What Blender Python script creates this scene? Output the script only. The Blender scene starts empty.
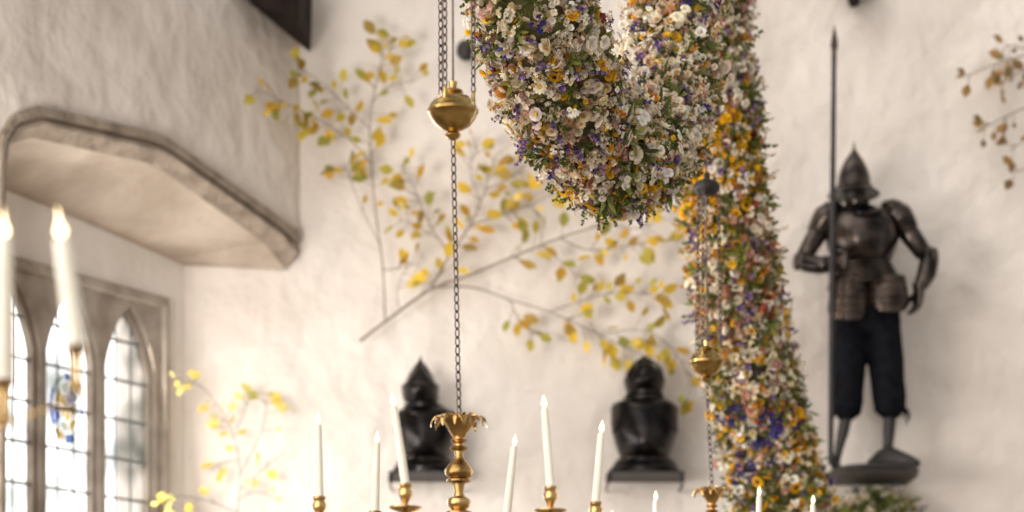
import bpy, bmesh, math, random
import numpy as np
from mathutils import Vector, Matrix, Quaternion

random.seed(7); rng = np.random.default_rng(11)
F = 85/36*1024          # focal length in photo pixels
HZ = 775.0              # horizon row
CZ = 1.6
COL = bpy.context.scene.collection

def P(px, py, Y):
    return Vector(((px-512)*Y/F, Y, CZ+(HZ-py)*Y/F))
def srgb(r, g, b):
    def c(v):
        v /= 255.0
        return v/12.92 if v <= .04045 else ((v+.055)/1.055)**2.4
    return (c(r), c(g), c(b))

# ---------------------------------------------------------------- materials
def base_mat(name):
    m = bpy.data.materials.new(name); m.use_nodes = True
    nt = m.node_tree
    return m, nt, nt.nodes['Principled BSDF']
def noise_mat(name, c1, c2, scale=5, rough=.8, metal=0., bump=.0, bscale=20, bdist=.01, detail=6, distort=0., lo=.35, hi=.65, spec=None, bdet=5, fine=0.):
    m, nt, b = base_mat(name)
    tc = nt.nodes.new('ShaderNodeTexCoord')
    n = nt.nodes.new('ShaderNodeTexNoise'); n.inputs['Scale'].default_value = scale
    n.inputs['Detail'].default_value = detail; n.inputs['Distortion'].default_value = distort
    nt.links.new(tc.outputs['Object'], n.inputs['Vector'])
    r = nt.nodes.new('ShaderNodeValToRGB')
    r.color_ramp.elements[0].position = lo; r.color_ramp.elements[1].position = hi
    r.color_ramp.elements[0].color = (*c1, 1); r.color_ramp.elements[1].color = (*c2, 1)
    nt.links.new(n.outputs['Fac'], r.inputs['Fac'])
    nt.links.new(r.outputs['Color'], b.inputs['Base Color'])
    b.inputs['Roughness'].default_value = rough; b.inputs['Metallic'].default_value = metal
    if spec is not None: b.inputs['Specular IOR Level'].default_value = spec
    if bump > 0:
        n2 = nt.nodes.new('ShaderNodeTexNoise'); n2.inputs['Scale'].default_value = bscale
        n2.inputs['Detail'].default_value = bdet; n2.inputs['Distortion'].default_value = distort
        nt.links.new(tc.outputs['Object'], n2.inputs['Vector'])
        bp = nt.nodes.new('ShaderNodeBump'); bp.inputs['Strength'].default_value = bump
        bp.inputs['Distance'].default_value = bdist
        nt.links.new(n2.outputs['Fac'], bp.inputs['Height'])
        last = bp
        if fine > 0:
            n3 = nt.nodes.new('ShaderNodeTexNoise'); n3.inputs['Scale'].default_value = 11; n3.inputs['Detail'].default_value = 4
            nt.links.new(tc.outputs['Object'], n3.inputs['Vector'])
            b2 = nt.nodes.new('ShaderNodeBump'); b2.inputs['Strength'].default_value = fine; b2.inputs['Distance'].default_value = .014
            nt.links.new(n3.outputs['Fac'], b2.inputs['Height']); nt.links.new(bp.outputs['Normal'], b2.inputs['Normal']); last = b2
        nt.links.new(last.outputs['Normal'], b.inputs['Normal'])
    return m
def attr_mat(name, rough=.75, transl=.25):
    m, nt, b = base_mat(name)
    a = nt.nodes.new('ShaderNodeAttribute'); a.attribute_name = 'Col'
    nt.links.new(a.outputs['Color'], b.inputs['Base Color'])
    b.inputs['Roughness'].default_value = rough
    b.inputs['Specular IOR Level'].default_value = .2
    t = nt.nodes.new('ShaderNodeBsdfTranslucent'); nt.links.new(a.outputs['Color'], t.inputs['Color'])
    mx = nt.nodes.new('ShaderNodeMixShader'); mx.inputs[0].default_value = transl
    out = nt.nodes['Material Output']
    nt.links.new(b.outputs[0], mx.inputs[1]); nt.links.new(t.outputs[0], mx.inputs[2])
    nt.links.new(mx.outputs[0], out.inputs['Surface'])
    return m

M_wall = noise_mat('limewashed_plaster', srgb(204,191,179), srgb(233,222,211), 1.2, .95, bump=.85, bscale=3.2, bdist=.065, distort=.15, lo=.3, hi=.7, spec=.1, detail=7, bdet=3.2, fine=.45)
M_wall2 = noise_mat('limewashed_plaster_bay', srgb(226,216,206), srgb(240,232,224), 2.0, .95, bump=.7, bscale=4.5, bdist=.035, distort=.2, lo=.3, hi=.7, spec=.1, bdet=3, fine=.4)
M_soffit = noise_mat('soffit_stone', srgb(162,146,130), srgb(190,174,158), 3.0, .95, bump=.8, bscale=10, bdist=.02, spec=.1)
M_stone = noise_mat('granite_trim', srgb(130,116,102), srgb(164,148,132), 9, .95, bump=1., bscale=30, bdist=.014, spec=.1)
M_wstone = noise_mat('window_stone', srgb(150,137,124), srgb(180,167,154), 7, .95, bump=.8, bscale=30, bdist=.01, spec=.1)
M_floor = noise_mat('slate_floor', srgb(120,108,96), srgb(150,138,124), 3, .8, bump=.3, bscale=12)
M_wood = noise_mat('dark_oak', srgb(24,17,14), srgb(44,32,26), 6, .8, bump=.4, bscale=20, spec=.15)
M_steel = noise_mat('blackened_steel', srgb(32,28,27), srgb(86,76,69), 9, .28, .9, bump=.15, bscale=24, bdist=.003)
M_steel2 = noise_mat('browned_steel', srgb(38,32,29), srgb(90,77,68), 10, .3, .9, bump=.2, bscale=30, bdist=.004)
M_black = noise_mat('black_armour_steel', srgb(18,17,18), srgb(56,51,49), 8, .3, .88, bump=.15, bscale=22, bdist=.003)
M_cloth = noise_mat('black_cloth', srgb(12,12,15), srgb(22,22,27), 20, .95, bump=.4, bscale=10, bdist=.02, spec=.1)
M_dark = noise_mat('dark_leather', srgb(26,22,20), srgb(44,35,31), 12, .55, bump=.2, bscale=30)
M_brass = noise_mat('aged_brass', srgb(138,108,58), srgb(214,178,110), 14, .22, 1., bump=.12, bscale=40, bdist=.003)
M_bronze = noise_mat('antique_brass', srgb(148,114,64), srgb(220,180,118), 14, .22, 1., bump=.12, bscale=40, bdist=.003)
M_chain = noise_mat('chain_iron', srgb(84,74,72), srgb(126,110,102), 30, .4, .8)
M_wax = noise_mat('ivory_wax', srgb(244,232,210), srgb(250,242,226), 8, .5)
M_wax.node_tree.nodes['Principled BSDF'].inputs['Subsurface Weight'].default_value = .3
M_wax.node_tree.nodes['Principled BSDF'].inputs['Subsurface Radius'].default_value = (.02,.012,.006)
M_wick = noise_mat('wick', srgb(40,30,25), srgb(60,45,35), 20)
M_twig = noise_mat('twig_bark', srgb(110,96,82), srgb(140,122,104), 15, .9)
M_lead = noise_mat('lead_came', srgb(110,115,114), srgb(138,142,140), 15, .7)
M_flower = attr_mat('dried_petals'); M_leaf = attr_mat('autumn_leaves', .6, .35)
M_core = noise_mat('garland_core', srgb(84,82,48), srgb(126,118,74), 22, .95, bump=1, bscale=40, bdist=.02)
M_flame, nt, b = base_mat('candle_flame')
b.inputs['Base Color'].default_value = (1,.8,.5,1)
b.inputs['Emission Color'].default_value = (1,.78,.44,1); b.inputs['Emission Strength'].default_value = 4.5
def glass_mat(name, col, gl=.06, lo=(.8,.8,.8)):
    m = bpy.data.materials.new(name); m.use_nodes = True; nt = m.node_tree
    nt.nodes.remove(nt.nodes['Principled BSDF'])
    t = nt.nodes.new('ShaderNodeBsdfTransparent'); g = nt.nodes.new('ShaderNodeBsdfGlossy')
    g.inputs['Roughness'].default_value = .1
    n = nt.nodes.new('ShaderNodeTexNoise'); n.inputs['Scale'].default_value = 2.6
    tc = nt.nodes.new('ShaderNodeTexCoord'); nt.links.new(tc.outputs['Object'], n.inputs['Vector'])
    r = nt.nodes.new('ShaderNodeValToRGB')
    r.color_ramp.elements[0].position=.34; r.color_ramp.elements[1].position=.56
    r.color_ramp.elements[0].color = (col[0]*lo[0],col[1]*lo[1],col[2]*lo[2],1); r.color_ramp.elements[1].color = (*col,1)
    nt.links.new(n.outputs['Fac'], r.inputs['Fac']); nt.links.new(r.outputs['Color'], t.inputs['Color'])
    mx = nt.nodes.new('ShaderNodeMixShader'); mx.inputs[0].default_value = gl
    nt.links.new(t.outputs[0], mx.inputs[1]); nt.links.new(g.outputs[0], mx.inputs[2])
    nt.links.new(mx.outputs[0], nt.nodes['Material Output'].inputs['Surface'])
    return m
M_glass = glass_mat('clear_leaded_glass', (1,1,1), .03, (.42,.45,.44))
M_gblue = glass_mat('blue_stained_glass', (.13,.17,.38)); M_gamber = glass_mat('amber_stained_glass', (.50,.34,.13)); M_gpale = glass_mat('pale_stained_glass', (.5,.5,.46))

# ---------------------------------------------------------------- builder
class MB:
    def __init__(s): s.v=[]; s.f=[]; s.mi=[]
    def add(s, V, Fc, mi=0):
        o=len(s.v); s.v += [Vector(p) for p in V]
        s.f += [tuple(i+o for i in f) for f in Fc]; s.mi += [mi]*len(Fc); return s
    def loft(s, rings, cap=True, mi=0):
        n=len(rings[0]); V=[p for r in rings for p in r]; Fc=[]
        for k in range(len(rings)-1):
            for i in range(n):
                j=(i+1)%n; Fc.append((k*n+i,k*n+j,(k+1)*n+j,(k+1)*n+i))
        if cap:
            Fc.append(tuple(reversed(range(n)))); Fc.append(tuple((len(rings)-1)*n+i for i in range(n)))
        return s.add(V,Fc,mi)
    def lathe(s, prof, c=(0,0,0), n=28, sy=1., mi=0):
        c=Vector(c)
        R=[[c+Vector((max(r,1e-4)*math.cos(2*math.pi*i/n), sy*max(r,1e-4)*math.sin(2*math.pi*i/n), z)) for i in range(n)] for r,z in prof]
        return s.loft(R,True,mi)
    def tube(s, path, rad, n=12, flat=1., mi=0, up=Vector((0,1,0))):
        path=[Vector(p) for p in path]; R=[]
        if not hasattr(rad,'__len__'): rad=[rad]*len(path)
        for k,p in enumerate(path):
            t=(path[min(k+1,len(path)-1)]-path[max(k-1,0)]).normalized()
            u=up
            if abs(t.dot(u))>.95: u=Vector((1,0,0))
            a=t.cross(u).normalized(); b=a.cross(t).normalized()
            R.append([p+(a*math.cos(2*math.pi*i/n)+b*flat*math.sin(2*math.pi*i/n))*rad[k] for i in range(n)])
        return s.loft(R,True,mi)
    def box(s, c, d, M=None, mi=0):
        c=Vector(c); V=[]
        for x in (-.5,.5):
            for y in (-.5,.5):
                for z in (-.5,.5):
                    q=Vector((x*d[0],y*d[1],z*d[2])); q = (M@q) if M else q
                    V.append(c+q)
        return s.add(V,[(0,1,3,2),(4,6,7,5),(0,4,5,1),(2,3,7,6),(0,2,6,4),(1,5,7,3)],mi)
    def ell(s, c, r, n=16, m=10, mi=0, step=0.):
        c=Vector(c); R=[]
        for k in range(m+1):
            a=math.pi*k/m; rr=max(math.sin(a),.01)
            R.append([c+Vector((r[0]*rr*math.cos(2*math.pi*i/n), r[1]*rr*math.sin(2*math.pi*i/n), r[2]*math.cos(a))) for i in range(n)])
        return s.loft(R,True,mi)

def finish(ob, parent, kw):
    COL.objects.link(ob)
    if parent: ob.parent=parent
    for k,v in kw.items(): ob[k]=v
    return ob
def obj(name, mb, mats, parent=None, origin=(0,0,0), smooth=True, bevel=0, sub=0, **kw):
    o=Vector(origin); me=bpy.data.meshes.new(name)
    me.from_pydata([tuple(p-o) for p in mb.v],[],mb.f); me.update()
    if not isinstance(mats,(list,tuple)): mats=[mats]
    for m in mats: me.materials.append(m)
    me.polygons.foreach_set('material_index', mb.mi)
    bm=bmesh.new(); bm.from_mesh(me); bmesh.ops.recalc_face_normals(bm,faces=bm.faces); bm.to_mesh(me); bm.free()
    if smooth:
        me.shade_smooth()
    ob=bpy.data.objects.new(name,me)
    if not parent: ob.location=o
    if bevel:
        b=ob.modifiers.new('Bevel','BEVEL'); b.width=bevel; b.segments=2; b.limit_method='ANGLE'
    if sub:
        q=ob.modifiers.new('Sub','SUBSURF'); q.levels=sub; q.render_levels=sub
    if smooth and not sub:
        e=ob.modifiers.new('ES','EDGE_SPLIT'); e.split_angle=math.radians(42)
    return finish(ob,parent,kw)
def empty(name, loc, **kw):
    e=bpy.data.objects.new(name,None); e.empty_display_size=.1; e.location=loc
    return finish(e,None,kw)
def smoothpath(pts, k=6):
    pts=[Vector(p) for p in pts]; out=[]
    for i in range(len(pts)-1):
        p0=pts[max(i-1,0)];p1=pts[i];p2=pts[i+1];p3=pts[min(i+2,len(pts)-1)]
        for j in range(k):
            t=j/k
            out.append(.5*((2*p1)+(p2-p0)*t+(2*p0-5*p1+4*p2-p3)*t*t+(3*p1-p0-3*p2+p3)*t**3))
    out.append(pts[-1]); return out

# ---------------------------------------------------------------- room
YB=13.0
C0=Vector((-1.14,YB,0)); CW=Vector((-1.76,YB,0))
TH=math.radians(60); D=Vector((-math.cos(TH),-math.sin(TH),0)); Zh=Vector((0,0,1)); NO=D.cross(Zh)
def onplane(C,px,py):
    k=(px-512)/F; t=(C.x-YB*k)/(math.cos(TH)-math.sin(TH)*k)
    Y=YB-math.sin(TH)*t
    return t, CZ+(HZ-py)*Y/F
def LP(C,t,z,off=0.): return C+D*t+Zh*z+NO*off

mb=MB(); mb.box((1.375,YB+.1,3.5),(6.35,.2,7.0)); obj('wall_back',mb,M_wall,smooth=False,origin=(1,YB,0),kind='structure')
mb=MB(); mb.box((0,6.5,-.05),(13,14,.1)); obj('floor',mb,M_floor,smooth=False,origin=(0,6.5,0),kind='structure')
outer_px=[(289,229),(281,222),(164,139),(150,133),(34,107),(10,115),(-2,135),(-5,165)]
inner_px=[(286,266),(273,241),(172,169),(155,161),(42,136),(20,142),(10,154),(7,178)]
rear_px=[(186,266),(172,260),(84,222),(60,212),(-50,168),(-85,165),(-95,180),(-97,205)]
outer=[onplane(C0,*p) for p in outer_px]; inner=[onplane(C0,*p) for p in inner_px]; rear=[onplane(CW,*p) for p in rear_px]
tN=outer[-1][0]; tNi=inner[-1][0]
outer[0]=(0.06,outer[0][1]); inner[0]=(0.05,inner[0][1]); rear[0]=(0.0,rear[0][1])
poly=[(0,7.0)]+[(0,outer[0][1])]+outer+[(tN,0),(8.5,0),(8.5,7.0)]
mb=MB(); n=len(poly)
V=[LP(C0,t,z) for t,z in poly]+[LP(C0,t,z,.1) for t,z in poly]
mb.add(V,[tuple(range(n)),tuple(reversed(range(n,2*n)))]+[(i,(i+1)%n,(i+1)%n+n,i+n) for i in range(n)])
obj('wall_left',mb,M_wall,smooth=False,origin=C0,kind='structure')
mb=MB(); R=[]
oo=outer+[(tN,0.0)]; ii=inner+[(tNi,0.0)]
for (a,b),(c,d) in zip(oo,ii):
    def mx_(f): return (a*(1-f)+c*f, b*(1-f)+d*f)
    R.append([LP(C0,a,b,.02),LP(C0,a,b,-.035),LP(C0,*mx_(.30),-.035),LP(C0,*mx_(.33),.0),LP(C0,*mx_(.45),.0),LP(C0,*mx_(.48),-.022),LP(C0,*mx_(.62),-.022),LP(C0,c,d,.06),LP(C0,c,d,.10),LP(C0,a,b,.10)])
mb.loft(R); obj('trim_1',mb,M_stone,smooth=False,origin=C0,kind='structure',label='weathered granite moulding framing the window bay')
mb=MB()
rr=rear+[(2.33,0.0)]
R=[]
for (a,b),(c,d) in zip(ii,rr):
    q0=LP(C0,a,b,.06); q1=LP(CW,c,d,-.0)
    R.append([q0, q1, q1+Vector((-.02,0,.12)), q0+Vector((-.02,0,.12))])
mb.loft(R); obj('trim_2',mb,M_soffit,smooth=False,origin=C0,kind='structure',label='grey-brown dressed stone soffit of the window bay')
W0,W1,WB,WT=.20,2.16,1.3,4.10
mb=MB()
def wbox(t0,t1,z0,z1,o0=0.,o1=.3):
    V=[LP(CW,t,z,o) for t in (t0,t1) for o in (o0,o1) for z in (z0,z1)]
    mb.add(V,[(0,1,3,2),(4,6,7,5),(0,4,5,1),(2,3,7,6),(0,2,6,4),(1,5,7,3)])
wbox(-.1,W0,0,4.9); wbox(W1,2.7,0,4.9); wbox(W0,W1,WT,4.9); wbox(W0,W1,0,WB)
obj('wall_bay',mb,M_wall2,smooth=False,origin=CW,kind='structure')

def plate(name, outerp, holes, o0, o1, mat):
    cu=bpy.data.curves.new(name,'CURVE'); cu.dimensions='2D'; cu.fill_mode='BOTH'; cu.extrude=(o1-o0)/2
    for pl in [outerp]+holes:
        s=cu.splines.new('POLY'); s.points.add(len(pl)-1)
        for i,(x,y) in enumerate(pl): s.points[i].co=(x,y,0,1)
        s.use_cyclic_u=True
    ob=bpy.data.objects.new(name,cu); COL.objects.link(ob); bpy.context.view_layer.update()
    me=bpy.data.meshes.new_from_object(ob.evaluated_get(bpy.context.evaluated_depsgraph_get()))
    bpy.data.objects.remove(ob)
    M=Matrix((( D.x,0,NO.x,CW.x+NO.x*(o0+o1)/2),(D.y,0,NO.y,CW.y+NO.y*(o0+o1)/2),(0,1,0,0),(0,0,0,1)))
    me.transform(M); me.transform(Matrix.Translation(-CW))
    me.materials.clear(); me.materials.append(mat)
    return me
LW,PIT,L0=.365,.455,.288
def light_shape(t0,t1,zb,zs,za,n=7):
    pts=[(t0,zb),(t1,zb),(t1,zs)]; w=(t1-t0)
    for i in range(1,n):
        u=i/n; pts.append((t1-w/2*u**1.2, zs+(za-zs)*math.sin(u*math.pi/2*.93)))
    pts.append(((t0+t1)/2,za+.012))
    for i in range(n-1,0,-1):
        u=i/n; pts.append((t0+w/2*u**1.2, zs+(za-zs)*math.sin(u*math.pi/2*.93)))
    pts.append((t0,zs)); return pts
holes=[light_shape(L0+PIT*i,L0+PIT*i+LW,WB+.1,3.70,4.0) for i in range(4)]
holes2=[light_shape(L0+PIT*i-.022,L0+PIT*i+LW+.022,WB+.07,3.71,4.03) for i in range(4)]
me=plate('window_1',[(W0,WB),(W1,WB),(W1,WT),(W0,WT)],holes,.015,.06,M_wstone)
win=bpy.data.objects.new('window_1',me); win.location=CW; finish(win,None,dict(kind='structure',label='mullioned stone window with four arched leaded lights'))
me=plate('window_surround',[(W0,WB),(W1,WB),(W1,WT),(W0,WT)],holes2,-.015,.015,M_wstone)
ws=bpy.data.objects.new('window_surround',me); finish(ws,win,{})
def lbox(mb,t0,t1,z0,z1,o0,o1,mi=0):
    V=[LP(CW,t,z,o) for t in (t0,t1) for o in (o0,o1) for z in (z0,z1)]
    mb.add(V,[(0,1,3,2),(4,6,7,5),(0,4,5,1),(2,3,7,6),(0,2,6,4),(1,5,7,3)],mi)
mb=MB(); lbox(mb,W0-.02,W1+.03,WT-.03,WT+.03,-.045,.02); lbox(mb,W0-.02,W0+.02,WB,WT,-.045,.02)
obj('window_hood',mb,M_wstone,parent=win,origin=CW,smooth=False,bevel=.012)
mb=MB()
for i in range(4): lbox(mb,L0+PIT*i-.01,L0+PIT*i+LW+.01,WB+.09,4.03,.045,.049)
obj('glass_pane',mb,M_glass,parent=win,origin=CW,smooth=False)
mb=MB()
for i in range(4):
    a=L0+PIT*i
    for j in range(1,3): lbox(mb,a+LW*j/3-.004,a+LW*j/3+.004,WB+.1,3.98,.035,.044)
    z=WB+.1
    while z<3.98:
        lbox(mb,a,a+LW,z-.007,z+.007,.032,.044); z+=.205
obj('lead_came',mb,M_lead,parent=win,origin=CW,smooth=False)
mb=MB(); t,z=onplane(CW,71,407)
def sect(r0,r1,a0,a1,mi,asp=1.3,n=5):
    V=[]
    for i in range(n+1):
        an=a0+(a1-a0)*i/n
        for r in (r0,r1): V.append(LP(CW,t+r*math.cos(an),z+r*asp*math.sin(an),.027))
    mb.add(V,[(2*i,2*i+1,2*i+3,2*i+2) for i in range(n)],mi)
rb=random.Random(4)
for q,(r0,r1,N,pal) in enumerate(((.105,.135,9,(0,1,0,2)),(.058,.098,7,(2,1,2,0)),(.0,.055,5,(1,0,1,1)))):
    for k in range(N):
        sect(r0,r1*rb.uniform(.95,1.05),2*math.pi*k/N+.1*q,2*math.pi*(k+.9)/N+.1*q,pal[(k*3+q)%4])
obj('stained_glass_badge',mb,[M_gblue,M_gamber,M_gpale],parent=win,origin=CW,smooth=False,label='small round blue and amber stained glass badge')

# roof timbers
mb=MB()
fr=[P(212,-50,12.42),P(300,-50,12.42),P(298,22,12.42),P(246,-2,12.42)]
bk=[fr[0]+Vector((.02,.02,0)),fr[1]+Vector((.02,.55,0)),fr[2]+Vector((.02,.55,0)),fr[3]+Vector((.02,.12,0))]
mb.loft([fr,bk])
obj('wall_brace',mb,M_wood,origin=P(268,-12,12.6),smooth=False,bevel=.01,label='near-black oak roof brace meeting the plaster corner',category='roof timber')
mb=MB(); mb.loft([[P(840,-30,13),P(872,-30,13),P(856,7,13),P(850,7,13)],[P(835,-34,12.8),P(875,-34,12.8),P(858,6,12.8),P(851,6,12.8)]])
obj('timber_corbel',mb,M_wood,origin=P(853,-10,12.9),smooth=False,label='dark oak corbel end on plaster wall',category='roof timber')
for y in (3.8,6.5,8.6,10.0):
    mb=MB(); mb.box((.2,y,6.65),(6.5,.22,.3)); obj('roof_beam',mb,M_wood,origin=(0,y,6.65),smooth=False,bevel=.01,label='dark oak roof tie beam',category='beam')

# ---------------------------------------------------------------- chandeliers
def chain(mb,p0,p1,pitch=.023,wire=.0022,w=.0075,mi=0):
    p0=Vector(p0);p1=Vector(p1); L=(p1-p0).length; n=max(2,int(L/pitch)); t=(p1-p0)/L
    u=Vector((0,1,0)); 
    if abs(t.dot(u))>.9: u=Vector((1,0,0))
    a=t.cross(u).normalized(); b=t.cross(a)
    st=L/n
    for k in range(n):
        c=p0+t*(k+.5)*st
        ph=math.pi*.25+ (math.pi/2)*(k%2); s=a*math.cos(ph)+b*math.sin(ph); q=t.cross(s)
        V=[];N=10;K=5
        for i in range(N):
            an=2*math.pi*i/N; ce=c+t*(st*.62)*math.cos(an)+s*w*math.sin(an); ra=(t*math.cos(an)+s*math.sin(an))
            for j in range(K):
                bn=2*math.pi*j/K; V.append(ce+(ra*math.cos(bn)+q*math.sin(bn))*wire)
        Fc=[(i*K+j,((i+1)%N)*K+j,((i+1)%N)*K+(j+1)%K,i*K+(j+1)%K) for i in range(N) for j in range(K)]
        mb.add(V,Fc,mi)
def crown(mb,zc,R=.075,n=8):
    for tier,(n,sc,zo,ph) in enumerate(((8,1.,0.,.2),(8,.72,.006,.2+math.pi/8))):
      for k in range(n):
        a0=2*math.pi*k/n+ph; rad=Vector((math.cos(a0),math.sin(a0),0)); tan=Vector((-math.sin(a0),math.cos(a0),0))
        prof=[(.012,-.040,.008),(.020,-.030,.011),(.030,-.014,.013),(.041,.000,.017),(.051,.009,.018),(.060,.012,.013),(.067,.010,.014),(.074,.002,.008),(.077,-.008,.004),(.076,-.014,.001)]
        V=[];Fc=[]
        for r,z,w in prof:
            for s,dz in ((-1,.006),(0,0),(1,.006)):
                V.append(rad*(r*R/.075*sc)+tan*w*s*sc+Vector((0,0,zc+z*(1 if tier==0 else 1.1)+zo+dz*(w/.018))))
        m=len(V); V2=[p+Vector((0,0,-.0028)) for p in V]
        for i in range(len(prof)-1):
            for j in range(2):
                q=i*3+j; Fc.append((q,q+1,q+4,q+3)); Fc.append((m+q+3,m+q+4,m+q+1,m+q))
        L=len(prof)
        for i in range(L-1):
            Fc.append((i*3,(i+1)*3,m+(i+1)*3,m+i*3)); Fc.append((i*3+2,m+i*3+2,m+(i+1)*3+2,(i+1)*3+2))
        Fc.append((3*L-3,3*L-2,m+3*L-2,m+3*L-3)); Fc.append((3*L-2,3*L-1,m+3*L-1,m+3*L-2))
        mb.add(V+V2,Fc)
RA=.376
def candle(loc,h,lean,az,label,group,r=.0112,fl=.034):
    e=empty('candle',loc,label=label,category='candle',group=group)
    e.rotation_euler=(0,math.radians(lean),0)
    mb=MB(); mb.lathe([(r*1.0,.0),(r*1.02,0.003),(r,h*.3),(r*.9,h*.7),(r*.82,h-.004),(r*.7,h),(r*.35,h-.002)],n=16)
    obj('candle_wax',mb,M_wax,parent=e)
    mb=MB(); mb.tube([(0,0,h-.003),(.0005,0,h+.004),(.001,0,h+.008)],.001,n=6); obj('wick',mb,M_wick,parent=e)
    s=r/.0112
    mb=MB(); mb.lathe([(.001*s,h+.002),(.004*s,h+.005),(.0065*s,h+.011),(.0062*s,h+.016),(.0042*s,h+.023),(.002*s,h+.029),(.0005,h+fl)],n=12)
    obj('flame',mb,M_flame,parent=e)
    return e
def chandelier(cx,cy,zb,rot,ballz,topz,label,group,spread=.055,candles=None,crownR=.075,bobbin=None,dx=0.,slim=False,ch=.19,cr=.0112):
    root=empty('chandelier',(cx,cy,zb),label=label,category='chandelier',group='brass candle chandeliers')
    prof=[(.0,.235),(.006,.235),(.007,.20),(.012,.185),(.014,.165),(.021,.163),(.023,.159),(.019,.155),(.011,.151),(.012,.146),(.022,.143),(.026,.139),(.022,.135),(.013,.131),(.011,.118),(.018,.106),(.029,.094),(.037,.082),(.038,.072),(.032,.062),(.025,.058),(.033,.054),(.033,.050),(.017,.044),(.012,.022),(.016,.010),(.028,.004),(.032,-.004),(.029,-.016),(.020,-.026),(.036,-.032),(.036,-.037),(.03,-.042),(.05,-.055),(.06,-.08),(.04,-.12),(.03,-.15),(.07,-.19),(.085,-.24),(.07,-.29),(.03,-.33),(.02,-.36),(.035,-.38),(.03,-.41),(.002,-.43)]
    mb=MB(); mb.lathe(prof,n=32); obj('baluster',mb,M_bronze,parent=root)
    mb=MB(); crown(mb,.208,crownR); obj('leaf_crown',mb,M_bronze,parent=root,smooth=True)
    bz=ballz-zb
    prof=[(0,.078),(.012,.078),(.010,.062),(.024,.056),(.028,.050),(.02,.044),(.044,.036),(.061,.018),(.066,.006),(.0685,.004),(.0685,-.004),(.066,-.006),(.060,-.02),(.047,-.038),(.028,-.05),(.014,-.056),(.022,-.064),(.020,-.070),(.008,-.078),(0,-.08)]
    mb=MB(); mb.lathe(prof,(dx,0,bz),n=32)
    for k in range(3):
        a=math.pi*(.0+2*k/3)+.15; q=Vector((dx+math.cos(a)*.055,math.sin(a)*.055,bz+.02))
        mb.tube([q,q+Vector((0,0,.03)),q+Vector((0,0,.036))],[.006,.005,.002],n=8)
    obj('brass_ball',mb,M_brass,parent=root)
    mb=MB(); chain(mb,(0,0,.228),(dx,0,bz-.074)); obj('chain',mb,M_chain,parent=root)
    tz=topz-zb
    for k in range(3):
        a=math.pi*(.0+2*k/3)+.15; q=Vector((dx+math.cos(a)*.055,math.sin(a)*.055,bz+.05))
        if bobbin: e=Vector((dx+math.cos(a)*.045,math.sin(a)*.045,bobbin-zb))
        else: e=Vector((dx*1.6+math.cos(a)*spread,math.sin(a)*spread,tz))
        mb=MB(); chain(mb,q,e,pitch=.023,wire=.0022,w=.007); obj('chain',mb,M_chain,parent=root)
    mb=MB(); mb.tube([(dx,0,bz+.07),(dx*1.6,0,tz)],.003,n=8)
    obj('suspension_rod',mb,M_chain,parent=root)
    if bobbin:
        mb=MB(); z0=bobbin-zb; mb.lathe([(.005,-.022+z0),(.03,z0-.018),(.048,z0-.004),(.052,z0+.01),(.045,z0+.026),(.028,z0+.036),(.012,z0+.042),(.012,z0+.06),(.004,z0+.07)],(dx,0,0))
        obj('ceiling_boss',mb,M_dark,parent=root)
    mb=MB()
    if slim:
        pth=smoothpath([(.05,0,-.18),(.14,0,-.165),(.22,0,-.135),(.29,0,-.11),(.335,0,-.095),(.366,0,-.082),(RA,0,-.066)],5)
        mb.tube(pth,[.0022]*len(pth),n=8)
    else:
        pth=smoothpath([(.06,0,-.22),(.12,0,-.285),(.2,0,-.31),(.28,0,-.275),(.345,0,-.2),(.374,0,-.13),(RA,0,-.068)],5)
        mb.tube(pth,[.0085]*len(pth),n=8)
        sc=[Vector((.2+.035*math.cos(a)*(1-a/9),0,-.265+.035*math.sin(a)*(1-a/9))) for a in [i*.45-1.5 for i in range(14)]]
        mb.tube(sc,[.006-.0003*i for i in range(len(sc))],n=6)
    arm0=obj('arm',mb,M_bronze,parent=root)
    mb=MB()
    if slim: mb.lathe([(.004,-.070),(.008,-.068),(.014,-.064),(.0145,-.061),(.009,-.062),(.005,-.060)],(RA,0,0),n=24)
    else: mb.lathe([(.006,-.075),(.012,-.072),(.03,-.066),(.042,-.060),(.0425,-.057),(.030,-.059),(.014,-.062),(.008,-.060)],(RA,0,0),n=24)
    pan0=obj('drip_pan',mb,M_bronze,parent=root)
    mb=MB()
    sprof=[(.008,-.062),(.012,-.056),(.0075,-.050),(.009,-.044),(.017,-.03),(.019,-.018),(.014,-.010),(.017,-.004),(.0175,.002),(.0125,.002),(.011,-.004)]
    if slim: sprof=[(.005,-.062),(.007,-.056),(.005,-.050),(.006,-.03),(.009,-.018),(.010,-.010),(.0165,-.004),(.018,.000),(.0135,.0),(.011,-.004)]
    mb.lathe(sprof,(RA,0,0),n=20); soc0=obj('candle_socket',mb,M_bronze,parent=root)
    for k in range(6):
        a=math.radians(rot+60*k)
        for o in (arm0,pan0,soc0):
            if k==0: c=o
            else: c=o.copy(); COL.objects.link(c); c.parent=root
            c.rotation_euler=(0,0,a)
        h,ln=(candles or {}).get(k,(ch,0))
        candle((cx+RA*math.cos(a),cy+RA*math.sin(a),zb+.003),h,ln,0,'lit ivory taper candle in a brass chandelier socket',group,r=cr,fl=.034*cr/.0112)
    return root
zb1=CZ+.739
chandelier((459-512)*6.5/F,6.5,zb1,10,P(0,111,6.5).z,6.5,'aged brass chandelier with leafy crown hanging on a chain','candles on the nearest sharp chandelier',
  candles={0:(.187,4.5),1:(.19,6),2:(.19,1.5),3:(.19,-1),4:(.197,-8.5),5:(.2,-4.5)},dx=-.016)
X2=(712-512)*9.2/F
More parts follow.
